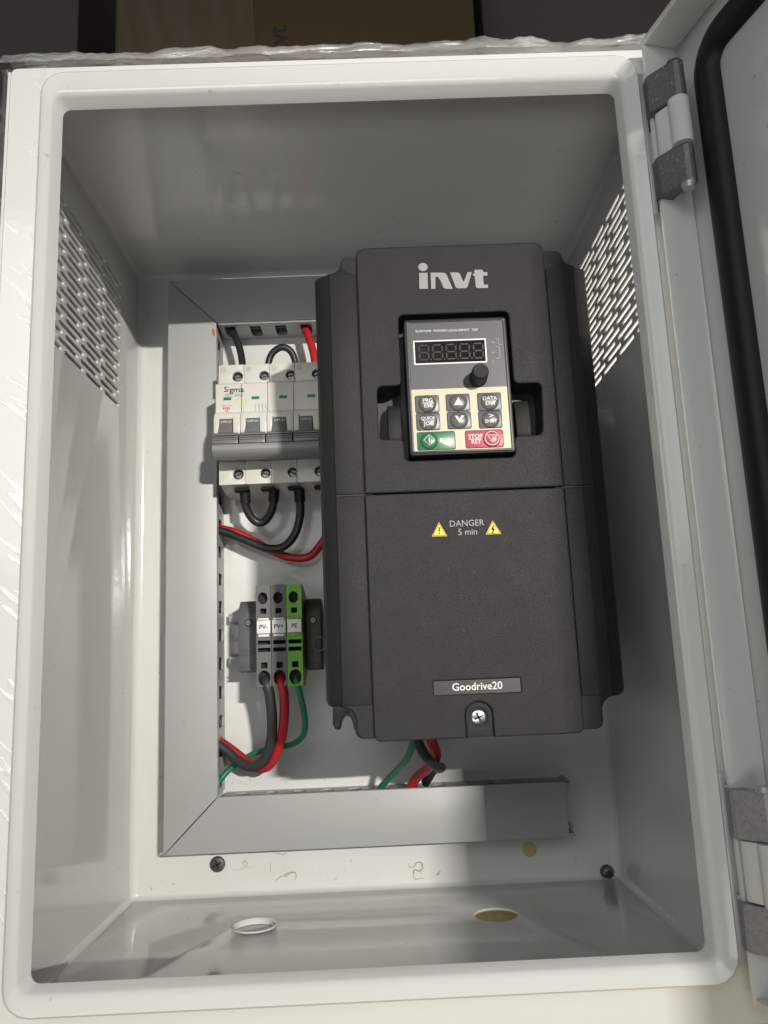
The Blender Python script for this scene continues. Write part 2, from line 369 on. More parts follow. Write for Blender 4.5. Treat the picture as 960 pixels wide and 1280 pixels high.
MB().revolve((99.1, 575, -130.9), [(4.9, 0), (4.9, .25), (4.2, .3), (4.0, .12), (0.05, .12)], 26).build('hole_disc', HOLECARD, ENC, label='yellowish disc drawn for a hole with cardboard behind at the lower right of the back panel')  # flush disc standing in for an open hole onto cardboard
b = MB(); b.revolve((150.6, 575, -147.2), [(4.6, 0), (4.6, 2), (3.4, 4.5), (1.8, 5), (1.6, 2.5), (0.05, 2.5)], 18); b.build('stud', BOLTD, ENC, label='dark stud in the lower right corner')
# dried marks on the back panel
def squig(pts, w, m=STAIN):
    """one dried smear: a thin tapered ribbon following the points, no overlapping faces"""
    P = []
    q = [at(x, y, 574.95) for x, y in pts]; q = [q[0]*2-q[1]] + q + [q[-1]*2-q[-2]]
    for k in range(1, len(q)-2):
        for t in (0, .25, .5, .75):
            a, b, c, d = q[k-1:k+3]; P.append(0.5*((2*b) + (c-a)*t + (2*a-5*b+4*c-d)*t*t + (3*b-a-3*c+d)*t**3))
    P.append(q[-2]); b_ = MB(); L, Rr = [], []; N_ = len(P)-1
    for k, p in enumerate(P):
        d = P[min(k+1, N_)] - P[max(k-1, 0)]; l = math.hypot(d.x, d.z) or 1
        h = w/2*(.45 + .75*abs(noise.noise(Vector((p.x*.9, p.z*.9, 3.1)))))*min(1, .35 + 1.6*min(k, N_-k)/max(N_, 1))
        y = 574.95 - .002*k; L.append(V(p.x - d.z/l*h, y, p.z + d.x/l*h)); Rr.append(V(p.x + d.z/l*h, y, p.z - d.x/l*h))
    vs = [(b_.bm.verts.new(l_), b_.bm.verts.new(r_)) for l_, r_ in zip(L, Rr)]
    for k in range(N_): b_.bm.faces.new((vs[k][0], vs[k][1], vs[k+1][1], vs[k+1][0]))
    b_.build('stain', m, ENC, smooth=0)
squig([(290,1087),(298,1087),(305,1085),(309,1080),(306,1076),(304,1080),(309,1084),(317,1084)], 0.9)
squig([(338,1077),(338,1085),(338,1090)], 1.0)
squig([(343,1104),(348,1098),(355,1094),(362,1091),(369,1091),(370,1097),(367,1101)], 1.5)
squig([(354,1094),(357,1096),(362,1092)], 1.2)
squig([(340,1066),(348,1067),(355,1068),(358,1066),(352,1070)], 1.0)
squig([(416,1099),(422,1098)], 1.0, STAIND); squig([(429,1090),(431,1089)], 1.2)
squig([(511,1079),(513,1084),(518,1083),(520,1079),(526,1078),(528,1085),(524,1089),(518,1087),(517,1094),(519,1099),(527,1098),(530,1099)], 1.5, STAIND)
squig([(545,1094),(548,1092),(551,1087)], 1.5, STAIND)
squig([(550,1075),(550.5,1076)], 1.0, STAIND)
squig([(188,1109),(190,1113)], 1.4); squig([(215,1106),(219,1104)], 1.3)
for _ in range(26):
    x, y = random.uniform(180, 560), random.uniform(1072, 1112); squig([(x, y), (x+random.uniform(.3, 1.2), y+random.uniform(-.8, .8))], random.uniform(.4, .9), random.choice([STAIN, STAIND]))
for x, y in ((288,928),(283,977),(290,979),(300,978),(307,981),(312,976),(357,979),(405,975),(600,965),(424,937)):
    squig([(x, y), (x+2, y-1.2)], 0.9, STAIND)

# ------------------------------------------------------------------ the door (part of the enclosure), swung about 104 degrees
HX, HY = 161.0, 345.0; EX, EY = 0.2425, -0.970; NX, NY = -0.970, -0.2425
def D(u, w, z): return (HX + EX*u + NX*w, HY + EY*u + NY*w, z)
DZ0, DZ1, DL = -141.0, 297.8, 330.0
def dbox(b, u0, u1, w0, w1, z0, z1, bev=0):
    p = [V(*D(u, w, z)) for z in (z0, z1) for w in (w0, w1) for u in (u0, u1)]
    vs, _ = b.add(p, [(0,2,3,1),(4,5,7,6),(0,1,5,4),(2,6,7,3),(0,4,6,2),(1,3,7,5)]); b.bevel(vs, bev, 2); return b
b = MB(); dbox(b, -3, DL, -2.0, 0.0, DZ0, DZ1, 0.6)
door = b.build('door', PAINT, ENC, label='open door seen on its inner face')
b = MB(); dbox(b, -3, -0.5, 0.02, 18, DZ0+0.02, DZ1-0.02, 0.8)
dbox(b, -0.48, DL, 0.02, 18, DZ1-4.0, DZ1-0.02, 0.8); dbox(b, -0.48, DL, 0.02, 18, DZ0+0.02, DZ0+4, 0.8)
b.build('door_rim', PAINT, door)
def gasket():
    def loop(u0, u1, z0, z1, r, w):
        out = []
        for cu, cz, a in ((u0+r, z0+r, 180), (u1-r, z0+r, 270), (u1-r, z1-r, 0), (u0+r, z1-r, 90)):
            for k in range(7):
                t = math.radians(a+90*k/6); out.append(V(*D(cu+r*math.cos(t), w, cz+r*math.sin(t))))
        return out
    a = (13.5, 318, DZ0+16, DZ1-15)
    prof = [(0, .05), (0.4, 2.5), (2.2, 5.0), (5.5, 6.2), (9.5, 6.4), (12.2, 5.2), (14.2, 2.5), (14.8, .05)]
    rg = [loop(a[0]+d, a[1]-d, a[2]+d, a[3]-d, max(22-d, 5), w) for d, w in prof]
    MB().loft(rg, False, False).build('gasket', RUBBER, door, smooth=60)
gasket()
q = D(52, 0, 215); MB().cyl(D(52, -0.3, 214), D(52, 0.35, 214), 1.6, seg=12).build('drilled_hole', HOLESHADE, door)  # dark disc laid on the panel for the shade of a hole
# hinges
def hinge(z0, z1, z2, z3, mm, lab):
    """two cast blocks on the body (z0..z1 lower, z2..z3 upper), painted knuckle between"""
    h = MB()
    h.box(139.8, 142.2, 343.0, 356.9, z0-6, z3+6, 0.4); hg = h.build('hinge', ZINC, ENC, label=lab)
    for a, c in ((z0, z1), (z2, z3)):
        b = MB(); pr = [(141.6, 338.2), (142.4, 336.6), (150.6, 327.4), (152.6, 326.2), (154.8, 326.6), (156.2, 328.6), (155.8, 331.6), (152, 334), (147, 356.8), (141.6, 356.8)]
        b.prism(pr, a, c, 'xy', 0.7); b.build('hinge_block', mm, hg, smooth=12)
    b = MB(); zc = (z1+z2)/2
    b.cyl((151.8, 329.4, z1+0.4), (151.8, 329.4, z2-0.4), 4.9, seg=24)
    b.prism([(147.6, 331.5), (149.5, 333.5), (151.5, 334.3), (154.6, 333.6), (156, 338.6), (146.6, 341.3), (143.4, 338)], z1+0.6, z2-0.6, 'xy', 0.8); b.build('knuckle', PAINT, hg)
    MB().cyl((152.0, 329.6, z0-2.2), (152.0, 329.6, z0), 2.6, 3.6, seg=18).build('pin_end', ZINC, hg)
    MB().cyl((152.0, 329.6, z3), (152.0, 329.6, z3+2.2), 3.6, 2.6, seg=18).build('pin_end', ZINC, hg)
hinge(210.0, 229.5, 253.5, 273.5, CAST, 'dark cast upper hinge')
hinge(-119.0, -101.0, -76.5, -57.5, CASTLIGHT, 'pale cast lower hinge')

# ------------------------------------------------------------------ wiring ducts
def slot_edges(a0, pitch, cnt): return [a0 + k*pitch for k in range(cnt)]
def comb(a0, a1, centers, w, d0, d1, dslot):
    """side wall of a duct as outline: along a (a0..a1), depth d0 (front) .. d1 (back); slots open at the front to dslot with round ends"""
    pts = [(a0, d1), (a0, d0)]
    for c in sorted(centers):
        r = w/2; pts += [(c-r, d0), (c-r, dslot-r)]
        for k in range(1, 6): t = math.pi - math.pi*k/6; pts.append((c + r*math.cos(t), dslot - r + r*math.sin(t)))
        pts += [(c+r, dslot-r), (c+r, d0)]
    pts += [(a1, d0), (a1, d1)]
    return pts
YF = 544.0
DL_ = root('wiring_duct', 'upright grey slotted wiring duct down the left of the breaker and terminals', 'wiring duct', (-125, 575, -117), 'grey wiring ducts framing the back panel')
# cover, mitred at both ends
b = MB(); pr = [(-142.8, -117.3), (-107.6, -82.4), (-107.6, 247.6), (-142.8, 281.6)]
b.prism(pr, YF, YF+1.6, 'xz', 0.6); b.box(-109.0, -107.6, YF+1.0, YF+6.0, -80, 245, 0.3); b.box(-142.8, -141.4, YF+1.0, YF+6, -110, 275, 0.3)
b.build('cover', DUCT, DL_)
cen = [22.4 + 19.45*k for k in range(-5, 12)]
b = MB(); b.prism([(d, a) for a, d in comb(-82, 246, cen, 8.4, YF+1.7, 575, 570.0)], -109.8, -108.6, 'yz'); b.build('slotted_wall', DUCT, DL_)
b = MB(); b.prism([(d, a) for a, d in comb(-115, 279, cen, 8.4, YF+1.7, 575, 570.0)], -141.8, -140.6, 'yz'); b.build('slotted_wall', DUCT, DL_)
MB().box(-140.5, -109.9, 573.2, 574.95, -115, 279).build('base', DUCT, DL_)
flat([[(-110.6, 243.5), (-108.9, 241.8), (-108.7, 238.0), (-109.6, 236.6), (-110.5, 239.6)]], YF+0.02, REDINK, DL_, 'red_mark', label='small red pen mark near the top')
for px_, py_, w_, h_ in ((230,903,.5,2.4),(231.5,908,.4,1.2),(243,435.5,.7,.7),(230.3,519,.7,.7),(230.5,531.5,.9,.9),(222,700,.4,.4),(214,612,.5,.5),(252,660,.4,.6),(240,840,.5,.4)):
    p = at(px_, py_, YF); flat([rr(p.x-w_/2, p.z-h_/2, p.x+w_/2, p.z+h_/2, w_*.3, 2)], YF+0.02, STAIND if w_ < .5 else GREYINK, DL_, 'speck', 0.05)
DT = root('wiring_duct', 'short grey slotted wiring duct along the top above the breaker', 'wiring duct', (-40, 575, 262), 'grey wiring ducts framing the back panel')
b = MB(); b.prism([(-142.6, 282), (-107.4, 248), (60, 248), (60, 282)], YF-0.0, YF+1.6, 'xz', 0.6); b.box(-106, 60, YF+1, YF+6, 246.3, 248.0, 0.6); b.build('cover', DUCT, DT)
cx = [-99.5 + 18.75*k for k in range(0, 9)]
b = MB(); b.prism(comb(-107, 60, cx, 8.2, YF+1.7, 575, 570.5), 247.2, 248.4, 'xy'); b.build('slotted_wall', DUCT, DT)
MB().prism(comb(-140, 60, cx, 8.2, YF+1.7, 575, 570.5), 280, 281.2, 'xy').build('slotted_wall', DUCT, DT)
MB().box(-107, 60, 573.2, 574.95, 248.5, 279.9).build('base', DUCT, DT)
DB = root('wiring_duct', 'long grey slotted wiring duct along the bottom with an open right end', 'wiring duct', (0, 575, -117), 'grey wiring ducts framing the back panel')
b = MB(); b.prism([(-142.4, -117.6), (-107.4, -82.8), (120.5, -82.8), (120.5, -117.6)], YF, YF+1.6, 'xz', 0.6); b.box(-106, 120.5, YF+1, YF+6, -84.2, -82.8, 0.4); b.box(-140, 120.5, YF+1, YF+6, -117.6, -116.2, 0.4); b.build('cover', DUCT, DB)
cx = [-94.2 + 19.0*k for k in range(0, 12)]
b = MB(); b.prism(comb(-107, 124.5, cx, 9.0, YF+1.7, 575, 569.5), -85.4, -84.2, 'xy'); b.build('slotted_wall', DUCT, DB)
MB().prism(comb(-138, 124.5, cx, 9.0, YF+1.7, 575, 569.5), -116.6, -115.4, 'xy').build('slotted_wall', DUCT, DB)
MB().box(-107, 124.5, 573.2, 574.95, -115.2, -85.5).build('base', DUCT, DB)
for z in (-85.6, -114.2): MB().cyl((124.6, 560, z), (124.6, 574.8, z), 2.6, seg=14).build('end_lip', DUCT, DB)

# ------------------------------------------------------------------ DIN rails
def din_rail(z, x0, x1, lab):
    r = root('din_rail', lab, 'mounting rail', ((x0+x1)/2, 575, z-17.5), 'zinc mounting rails on the back panel')
    b = MB()
    b.box(x0, x1, 573.2, 574.9, z-12, z+12, 0.2)
    for s in (-1, 1):
        b.box(x0, x1, 567.6, 573.1, z+s*12.6-0.6, z+s*12.6+0.6, 0.2); b.box(x0, x1, 566.4, 567.5, min(z+s*12, z+s*17.8), max(z+s*12, z+s*17.8), 0.3)
    b.build('rail_channel', ZINC, r)
    b = MB()
    b.prism(rr(x0+3, z-10, x0+7, z-1.5, 1.9), 573.0, 573.15, 'xz'); b.prism(rr(x0+3, z+1.5, x0+7, z+10, 1.9), 573.0, 573.15, 'xz')
    b.build('rail_slot', LABELW, r)
    return r
din_rail(19.5, -104, -37, 'zinc mounting rail carrying the small terminal blocks')
din_rail(163, -105, -31, 'zinc mounting rail hidden behind the four pole breaker')

# ------------------------------------------------------------------ four pole breaker
MCB = root('circuit_breaker', 'ivory four pole circuit breaker with dark grey linked toggles', 'circuit breaker', (-66, 567, 121))
X0, PW = -102.0, 17.6
for p in range(4):
    xa = X0 + p*PW + 0.12; xb = xa + PW - 0.24; xm = (xa+xb)/2
    b = MB()
    prof = [(566.2, 204.5), (524, 206.3), (522.6, 205.5), (522.4, 192.6), (511.6, 191.2), (511, 190), (511, 168), (507.8, 166.8), (507.4, 164.5), (507.4, 161.5), (522, 161), (522, 136.6), (540, 136.6), (566.2, 136.6)]
    prof = [(566.2, 204.5), (526, 206.0), (526, 189.6), (511.6, 188.6), (511, 187.8), (511, 168), (507.8, 166.8), (507.4, 164.5), (507.4, 161.5), (526, 161), (526, 122), (542, 119.6), (566.2, 119.6)]
    b.prism(prof, xa, xb, 'yz', 0.35, 1); pole = b.build('pole', MCBW, MCB)
    hx = (-88.9, -70.5, -52.1, -34.0)[p]
    plate(rr(xa, 192.5, xb, 206.2, 0.4, 1), [disc(hx, 197.5, 3.7)], 522.4, 3.58, 'xz', 0.2).build('terminal_face', MCBW, pole)
    plate(rr(xa, 121, xb, 136.8, 0.4, 1), [disc(hx, 128.1, 3.7)], 522.4, 3.58, 'xz', 0.2).build('terminal_face', MCBW, pole)
    # teeth either side of the toggle
    b = MB(); b.box(xa, xa+3.6, 504.8, 512, 150.8, 163.5, 0.4); b.box(xb-4.6, xb, 504.8, 512, 150.8, 163.5, 0.4); b.build('guard', MCBW, pole)
    for zz in (197.5, 128.1):
        b = MB(); b.revolve((hx, 525.95, zz-.4), [(2.9, .1), (2.8, .9), (2.2, 1.3), (0.05, 1.3)], 18); b.build('terminal_screw', SCREWD, pole); MB().prism(disc(hx, zz, 3.65), 525.8, 525.95, 'xz').build('screw_well', HOLESHADE, pole)  # flat dark disc behind each screw puts shade into the well
        a = random.uniform(-.5, .5); c, s_ = math.cos(a), math.sin(a)
        MB().prism([(hx+c*2.6-s_*.5, zz+s_*2.6+c*.5), (hx-c*2.6-s_*.5, zz-s_*2.6+c*.5), (hx-c*2.6+s_*.5, zz-s_*2.6-c*.5), (hx+c*2.6+s_*.5, zz+s_*2.6-c*.5)], 524.5, 525.0, 'xz').build('screw_slot', BLACKINK, pole)
    # toggle: upright part with OFF, then the rocker belly
    b = MB(); b.prism([(509.5, 162.6), (506.6, 162.4), (502.5, 155.5), (500.5, 150.9), (511, 150.9)], xa+3.9, xb-4.9, 'yz', 0.3); tg = b.build('toggle', MCBG, pole)
    text('OFF-O', 2.5, (xa+3.9+xb-4.9)/2, 505.1, 159.6, WHITEINK, tg, bold=0.012, thick=.1, drape=lambda u, v: 506.55 - (162.4-v)*4.1/6.9)
    b = MB(); b.prism([(511, 150.7), (500.2, 150.7), (497.6, 147), (497.2, 142.6), (511, 142.6)], xa+0.3, xb-0.3, 'yz', 0.3)
    for k in range(4): b.box(xa+1.2, xb-1.4, 496.7+.55*(k>2), 498.5, 148.4-k*1.5-0.3, 148.4-k*1.5+0.3)
    b.build('rocker', MCBG, pole)
    fx = (-93.9, -75.0, -56.3, -37.4)[p]; flat([[(fx-2.6, 176.7), (fx+2.6, 176.7), (fx+2.6, 178.7), (fx-2.6, 178.7)]], 510.98, GREENM, pole, 'flag', 0.15)
    flat(ring(xa+3.2, 202.6, 1.7, 0.25, 20), 522.38, GREYINK, pole, 'symbol', 0.06)
    flat([[(xa+2.4, 202.45), (xa+4.0, 202.45), (xa+4.0, 202.75), (xa+2.4, 202.75)]] + ([[(xa+3.05, 201.8), (xa+3.35, 201.8), (xa+3.35, 203.4), (xa+3.05, 203.4)]] if p % 2 else []), 522.38, GREYINK, pole, 'symbol', 0.06)
    # wire entry underneath, a dark slab for the shade of the opening
    b = MB(); b.box(hx-4.6, hx+4.6, 530, 540, 118.9, 119.7); b.build('wire_entry', HOLESHADE, pole)
b = MB(); b.prism([(511, 142.4), (497.4, 142.4), (496.4, 141), (496.2, 138.5), (498, 136.2), (502.5, 134.4), (506, 133.6), (507, 136.4), (521, 137.2), (521, 142)], X0+0.5, X0+4*PW-0.4, 'yz', 0.5, 2)
b.build('toggle_bar', NOSE, MCB)
def M(x, y): p = at(260 + x/6, 440 + y/6, 511); return (p.x, p.z)
def mtext(body, x, y, size, m, **kw): p = M(x, y); text(body, size, p[0], 510.96, p[1], m, MCB, thick=0.1, **kw)
mtext('S', 134, 282, 5.4, BLACKINK, bold=0.015); mtext('gma', 215, 284, 5.4, BLACKINK, bold=0.015, wide=1.12)
flat([[M(146,300), M(151,300), M(157,276), M(152,276)], disc(*M(158,268), 0.36, 10)], 510.94, GREYINK, MCB, 'lettering', 0.1)
mtext('SDC 6000', 196, 326, 2.9, GREYINK, bold=0.01)
mtext('C32', 250, 371, 4.6, LIMEINK, bold=0.004)
mtext('1000 V DC', 138, 404, 1.6, GREYINK)
flat([rr(*M(112+14*k, 432), *M(121+14*k, 414), .2, 1) for k in range(4)] + [[M(128,438), M(142,450), M(156,438)]], 510.96, REDINK, MCB, 'symbol', 0.06)
flat(stroke([M(268,390), M(266,442), M(286,440)], 0.3), 510.96, LIMEINK, MCB, 'symbol', 0.06)
sy = []
for k in range(4):
    x = 350 + 26*k
    sy += stroke([M(x,388), M(x+9,393), M(x+9,404), M(x,410), M(x+9,416), M(x+9,434), M(x,440)], 0.3)
flat(sy, 510.96, GREYINK, MCB, 'symbol', 0.06)

# ------------------------------------------------------------------ terminal blocks and end brackets
def terminal(x0, x1, m, tx, lab, z0=-13.2, z1=52.3):
    t = root('terminal_block', lab, 'terminal block', ((x0+x1)/2, 566, z0), 'terminal blocks on the lower mounting rail')
    xm = (x0+x1)/2; hw = (x1-x0)/2 - 0.15
    b = MB(); b.prism([(560, z1-6), (533, z1), (527.2, z1), (527.2, z0), (536, z0-0.4), (562, z0+12)], x0+0.15, x1-0.15, 'yz', 0.4); b.build('body', m, t)
    holes = [disc(xm-0.3, 43.6, 3.2, 24, 3.9), rr(xm-2.0, 33.4, xm+2.0, 36.9, .3, 1), rr(xm-hw+0.9, 13.6, xm+hw-0.5, 16.3, .3, 1), rr(xm-hw+0.9, 8.9, xm+hw-0.5, 11.6, .3, 1),
             rr(xm-2.0, -1.5, xm+2.2, 2.3, .3, 1), disc(xm, -7.6, 4.0, 24, 4.9)]
    plate(rr(x0+0.15, z0, x1-0.15, z1, 0.8, 2), holes, 520.5, 6.6, 'xz').build('face', m, t)
    b = MB(); b.box(xm-hw+.4, xm+hw-.4, 526.4, 527.1, -12.9, 48.2); b.build('cavity', HOLESHADE, t)  # black sheet that paints the shade behind the face holes
    b = MB(); b.box(xm-hw+0.6, xm+hw-0.2, 518.6, 520.4, 20.6, 29.2, 0.4); mk = b.build('marker', LABELW, t)
    text(tx, 3.9, xm+0.2, 518.55, 24.8, BLACKINK, mk, bold=0.02, thick=0.1)
    b = MB(); b.box(xm-hw+1.2, xm+hw-1.2, 519.4, 520.4, 29.5, 30.6, 0.2); b.box(xm-hw+1.4, xm+hw-1.2, 519.4, 520.4, 18.6, 20.2, 0.2); b.build('marker_clip', m if m is TBGREEN else LABELW, t)
terminal(-77.9, -68.0, TBG, 'PV-', 'grey terminal block marked PV- with the charcoal wire below')
terminal(-68.0, -58.1, TBG, 'PV+', 'grey terminal block marked PV+ with the red wire below')
terminal(-58.1, -47.8, TBGREEN, 'PE', 'bright green terminal block marked PE with the green wire below')
def bracket(x0, x1, m, lab, sx):
    t = root('end_bracket', lab, 'end bracket', ((x0+x1)/2, 566, 0), 'end brackets beside the terminal blocks')
    b = MB(); b.prism([(564, 44), (548, 44.2), (542, 39), (540, 34), (540, -3), (545, -4), (564, -4)], x0, x1, 'yz', 0.7); b.build('body', m, t)
    b = MB()
    for z in (11.5, 8.0, 0.4, -2.0): b.box(x0-0.5*(z<2), x1-0.3, 539.2, 541, z-0.5, z+0.5, 0.2)
    b.build('rib', m, t)
    b = MB(); b.revolve(((x0+x1)/2, 540, 29), [(4.2, 0), (4.2, .9), (3.0, .9), (2.9, .35), (0.05, .35)], 18); b.build('collar', m, t)
    b = MB(); b.revolve(((x0+x1)/2, 539.9, 29), [(2.7, 0), (2.6, 1.2), (2.0, 1.7), (0.05, 1.7)], 18); b.build('screw', BOLTD, t)
bracket(-92.6, -78.4, TBD, 'grey plastic end bracket left of the terminal block marked PV-', 1)
bracket(-47.4, -37.0, TBK, 'dark plastic end bracket right of the green terminal block', 1)
b = MB(); rg = [[V(-38.2 + (3.9+.3*math.cos(v))*math.cos(u), 533+.3*math.sin(v), 13 + (4.8+.3*math.cos(v))*math.sin(u)) for v in [i*math.pi/3 for i in range(6)]] for u in [k*2*math.pi/20 for k in range(21)]]
b.loft(rg, False, False)
tag(b.build('wire_ring', BOLTD), 'thin bright wire ring beside the dark end bracket', 'ring')

# ------------------------------------------------------------------ wires
def wire(pts, r, m, lab, group='wires in the cabinet', sleeves=(), stripe=None):
    P = [at(*p) if len(p) == 3 else Vector(p[:3]) for p in pts]
    t = root('wire', lab, 'wire', tuple(P[0]), group)
    MB().tube(P, r).build('insulation', m, t, smooth=70)
    for a, c in sleeves:
        MB().tube([at(*a), (at(*a)+at(*c))/2, at(*c)], r*1.25, sub=3).build('sleeve', RUBBER, t, smooth=60)
    if stripe:
        off = Vector((r*0.1, -r*0.8, r*0.1)); MB().tube([p+off for p in P], r*0.34).build('stripe', stripe, t, smooth=70)
    return t
wire([(284,405,566),(288,411,557),(294,421,553),(300,437,550),(303,455,547),(304,475,545)], 2.6, WBLACK, 'black wire curving from the top duct into the first breaker pole')
wire([(335,478,548),(335.5,455,548),(341,441,547),(353,434,546),(364,440,547),(369.5,455,548),(371,478,548)], 2.5, WBLACK, 'black jumper arching over the top of the second and third breaker poles')
wire([(376,405,566),(382,412,556),(388,428,553),(393,448,550),(396,478,547)], 2.9, WRED, 'red wire dropping from the top duct to the last breaker pole')
wire([(306,604,538),(306,622,541),(310,640,545),(320,652,548),(330,652,548),(339,640,545),(343,622,541),(343,604,538)], 2.9, WBLACK, 'black jumper looping under the first and second breaker poles', sleeves=[((306,612,538.5),(307,629,541)), ((343,612,538.5),(342,627,541))])
wire([(374,602,538),(375,622,541),(375,645,546),(368,669,550),(353,684,553),(332,685,554),(306,675,555),(284,666,556),(268,662,556)], 3.0, WBLACK, 'black wire from under the third breaker pole into the left duct', sleeves=[((374,611,538.5),(375,627,541.5))])
wire([(430,640,564),(412,664,562),(400,682,561),(386,696,560),(365,697,561),(343,690,562),(318,677,563),(296,666,563),(268,659,562)], 2.9, WRED, 'red wire crossing behind the black one from the drive to the left duct')
wire([(331,846,531),(333,854,523.5),(337,868,524),(340,895,528),(339,925,535),(330,950,542),(315,958,547),(298,951,552),(284,939,555),(266,926,556)], 3.4, WDGREY, 'charcoal wire from the PV- block sweeping into the left duct')
wire([(350,846,531),(351.5,854,523.5),(355,870,524),(355,900,529),(350,930,537),(338,955,546),(323,960,552),(306,950,557),(288,936,559),(266,921,560)], 3.2, WRED, 'red wire from the PV+ block running behind the charcoal one')
wire([(369,845,531),(370.5,853,523.5),(376,872,526),(381,900,531),(379,919,537),(366,930,544),(345,935,552),(322,940,558),(303,950,561),(288,961,562),(276,974,560),(270,984,560)], 2.0, WGREEN, 'thin green wire from the PE block curling behind the others')
wire([(519,905,500),(516,928,505),(509,948,515),(497,962,530),(484,975,545),(470,992,556)], 2.2, WGREEN, 'green and yellow striped wire from under the drive into the bottom duct', stripe=WYELLOW)
wire([(516,905,490),(521,924,492),(529,941,495),(540,954,500),(549,960,510),(551,959,525),(542,962,540),(532,978,555)], 3.1, WBLACK, 'black wire hanging in a bend under the drive')
wire([(531,905,505),(541,930,508),(545,945,515),(536,960,530),(521,972,545),(508,992,556)], 3.2, WRED, 'red wire from under the drive into the bottom duct')

def slot_dark_tube(pts, m, lab):  # black tubes added so that the duct slots look dark
    t = root('wire', lab, 'wire', tuple(pts[0]), 'black tubes added to darken the duct slots'); MB().tube(pts, 3.3, sub=5).build('insulation', m, t, smooth=70)
for k, (yy, wh) in enumerate(((553, 'foremost'), (560.5, 'middle'), (568, 'rearmost'))):
    slot_dark_tube([(-114.0-1.5*(k == 1), yy, -70), (-113.4, yy+.6, 40), (-114.6, yy-.4, 140), (-113.6, yy, 238)], WBLACK, wh + ' of three black tubes added inside the left duct to darken its slots')
    slot_dark_tube([(-98, yy, 252.4), (-40, yy+.5, 253), (20, yy-.4, 252.2), (55, yy, 252.6)], WBLACK, wh + ' of three black tubes added inside the top duct to darken its slots')
    slot_dark_tube([(-98, yy, -90.4), (-30, yy+.5, -89.8), (40, yy-.4, -90.6), (112, yy, -90.0)], WBLACK, wh + ' of three black tubes added inside the bottom duct to darken its slots')

# ------------------------------------------------------------------ the drive
DRV = root('motor_drive', 'large black variable speed motor drive with keypad on the back panel', 'motor drive', (50, 575, -39))
CY = 405.0
def wing(xl, xr, zb, zt, zcb, zct, xcl, xcr, Y, r=7):
    """outline of body: wide middle (xl..xr, zb..zt) and narrower centre (xcl..xcr, zcb..zct), concave shoulders"""
    o = []
    def arc(cx, cz, rad, a0, a1, k=6):
        for i in range(k+1):
            t = math.radians(a0 + (a1-a0)*i/k); o.append(V(cx + rad*math.cos(t), Y, cz + rad*math.sin(t)))
    q = 4
    arc(xl+q, zb+q, q, 180, 270); arc(xcl-r, zb-r, r, 90, 0)
    arc(xcl+q, zcb+q, q, 180, 270); arc(xcr-q, zcb+q, q, 270, 360)
    arc(xcr+r, zb-r, r, 180, 90); arc(xr-q, zb+q, q, 270, 360)
    arc(xr-q*.5, zt-q*.5, q*.5, 0, 90); arc(xcr+r, zt+r, r, 270, 180)
    arc(xcr-q, zct-q, q, 0, 90); arc(xcl+q, zct-q, q, 90, 180)
    arc(xcl-r, zt+r, r, 0, -90); arc(xl+q*.5, zt-q*.5, q*.5, 90, 180)
    return o
rg = [wing(-26.8, 126.6, -22.3, 214, -38.5, 224, -12.5, 112.5, 570), wing(-26.8, 126.6, -22.3, 214, -38.5, 224, -12.5, 112.5, 417), wing(-25.2, 125.0, -22.2, 213, -38.2, 223, -12.2, 112.2, 413.6), wing(-18.6, 118.0, -21.9, 211.5, -37.6, 221.0, -11.6, 111.6, 407.2), wing(-17.0, 116.6, -21.4, 210.8, -37.2, 220.4, -11, 111, 406.6), wing(1.0, 97.4, 20, 196, 5, 206, 10, 88, 406.8), wing(1.0, 97.4, 20, 196, 5, 206, 10, 88, 432)]
MB().loft(rg).build('body', BLACKP, DRV, smooth=35)
# notch outline of the keypad recess in the upper cover
def nrec():
    return rr(0, 0, 1, 1, .1)
def fillet(pts, r, k=3):
    out = []; n_ = len(pts)
    for i in range(n_):
        a, b_, c = [Vector(pts[(i+d) % n_]) for d in (-1, 0, 1)]
        u = (a-b_).normalized(); w = (c-b_).normalized(); rr_ = min(r, (a-b_).length*.45, (c-b_).length*.45)
        p0, p2 = b_+u*rr_, b_+w*rr_
        for j in range(k+1):
            t = j/k; q_ = p0*(1-t)**2 + b_*2*t*(1-t) + p2*t*t; out.append((q_.x, q_.y))
    return out
rec = fillet([(18.7, 103.0), (77.3, 103.0), (77.3, 114.6), (92.6, 114.6), (94.0, 143.6), (79.2, 143.6), (79.2, 185.2), (18.8, 185.2), (18.8, 144.8), (5.6, 144.8), (5.6, 115.2), (18.7, 115.2)], 3.2)
def top_round(x0, x1, z0, z1, r):
    o = [(x0, z0), (x1, z0)]
    for cx_, a in ((x1-r, 0), (x0+r, 90)):
        for k in range(6): t = math.radians(a + 90*k/5); o.append((cx_ + r*math.cos(t), z1-r + r*math.sin(t)))
    return o
CL, CR = -3.0, 101.2
uc = plate(top_round(CL, CR, 86.2, 225.6, 5), [rec], CY, 20, 'xz', 0.9).build('upper_cover', BLACKP, DRV, smooth=20)
b = MB(); b.box(3, 96, 424.2, 426.6, 100, 188); b.build('recess_floor', BLACKS, uc)
for x0, x1 in ((10.8, 18), (80.0, 88.0)): MB().prism([(411.6, 116), (411.0, 119), (412.0, 132), (415.5, 137), (424, 138), (424, 116)], x0, x1, 'yz', 0.6).build('finger_rest', BLACKP, uc)
tab = [(42.6, -39.5), (42.6, -28.2)] + [(49.5 - 7*math.cos(math.radians(t)), -28.2 + 6.4*math.sin(math.radians(t))) for t in range(15, 180, 15)] + [(56.4, -28.2), (56.4, -39.5)]
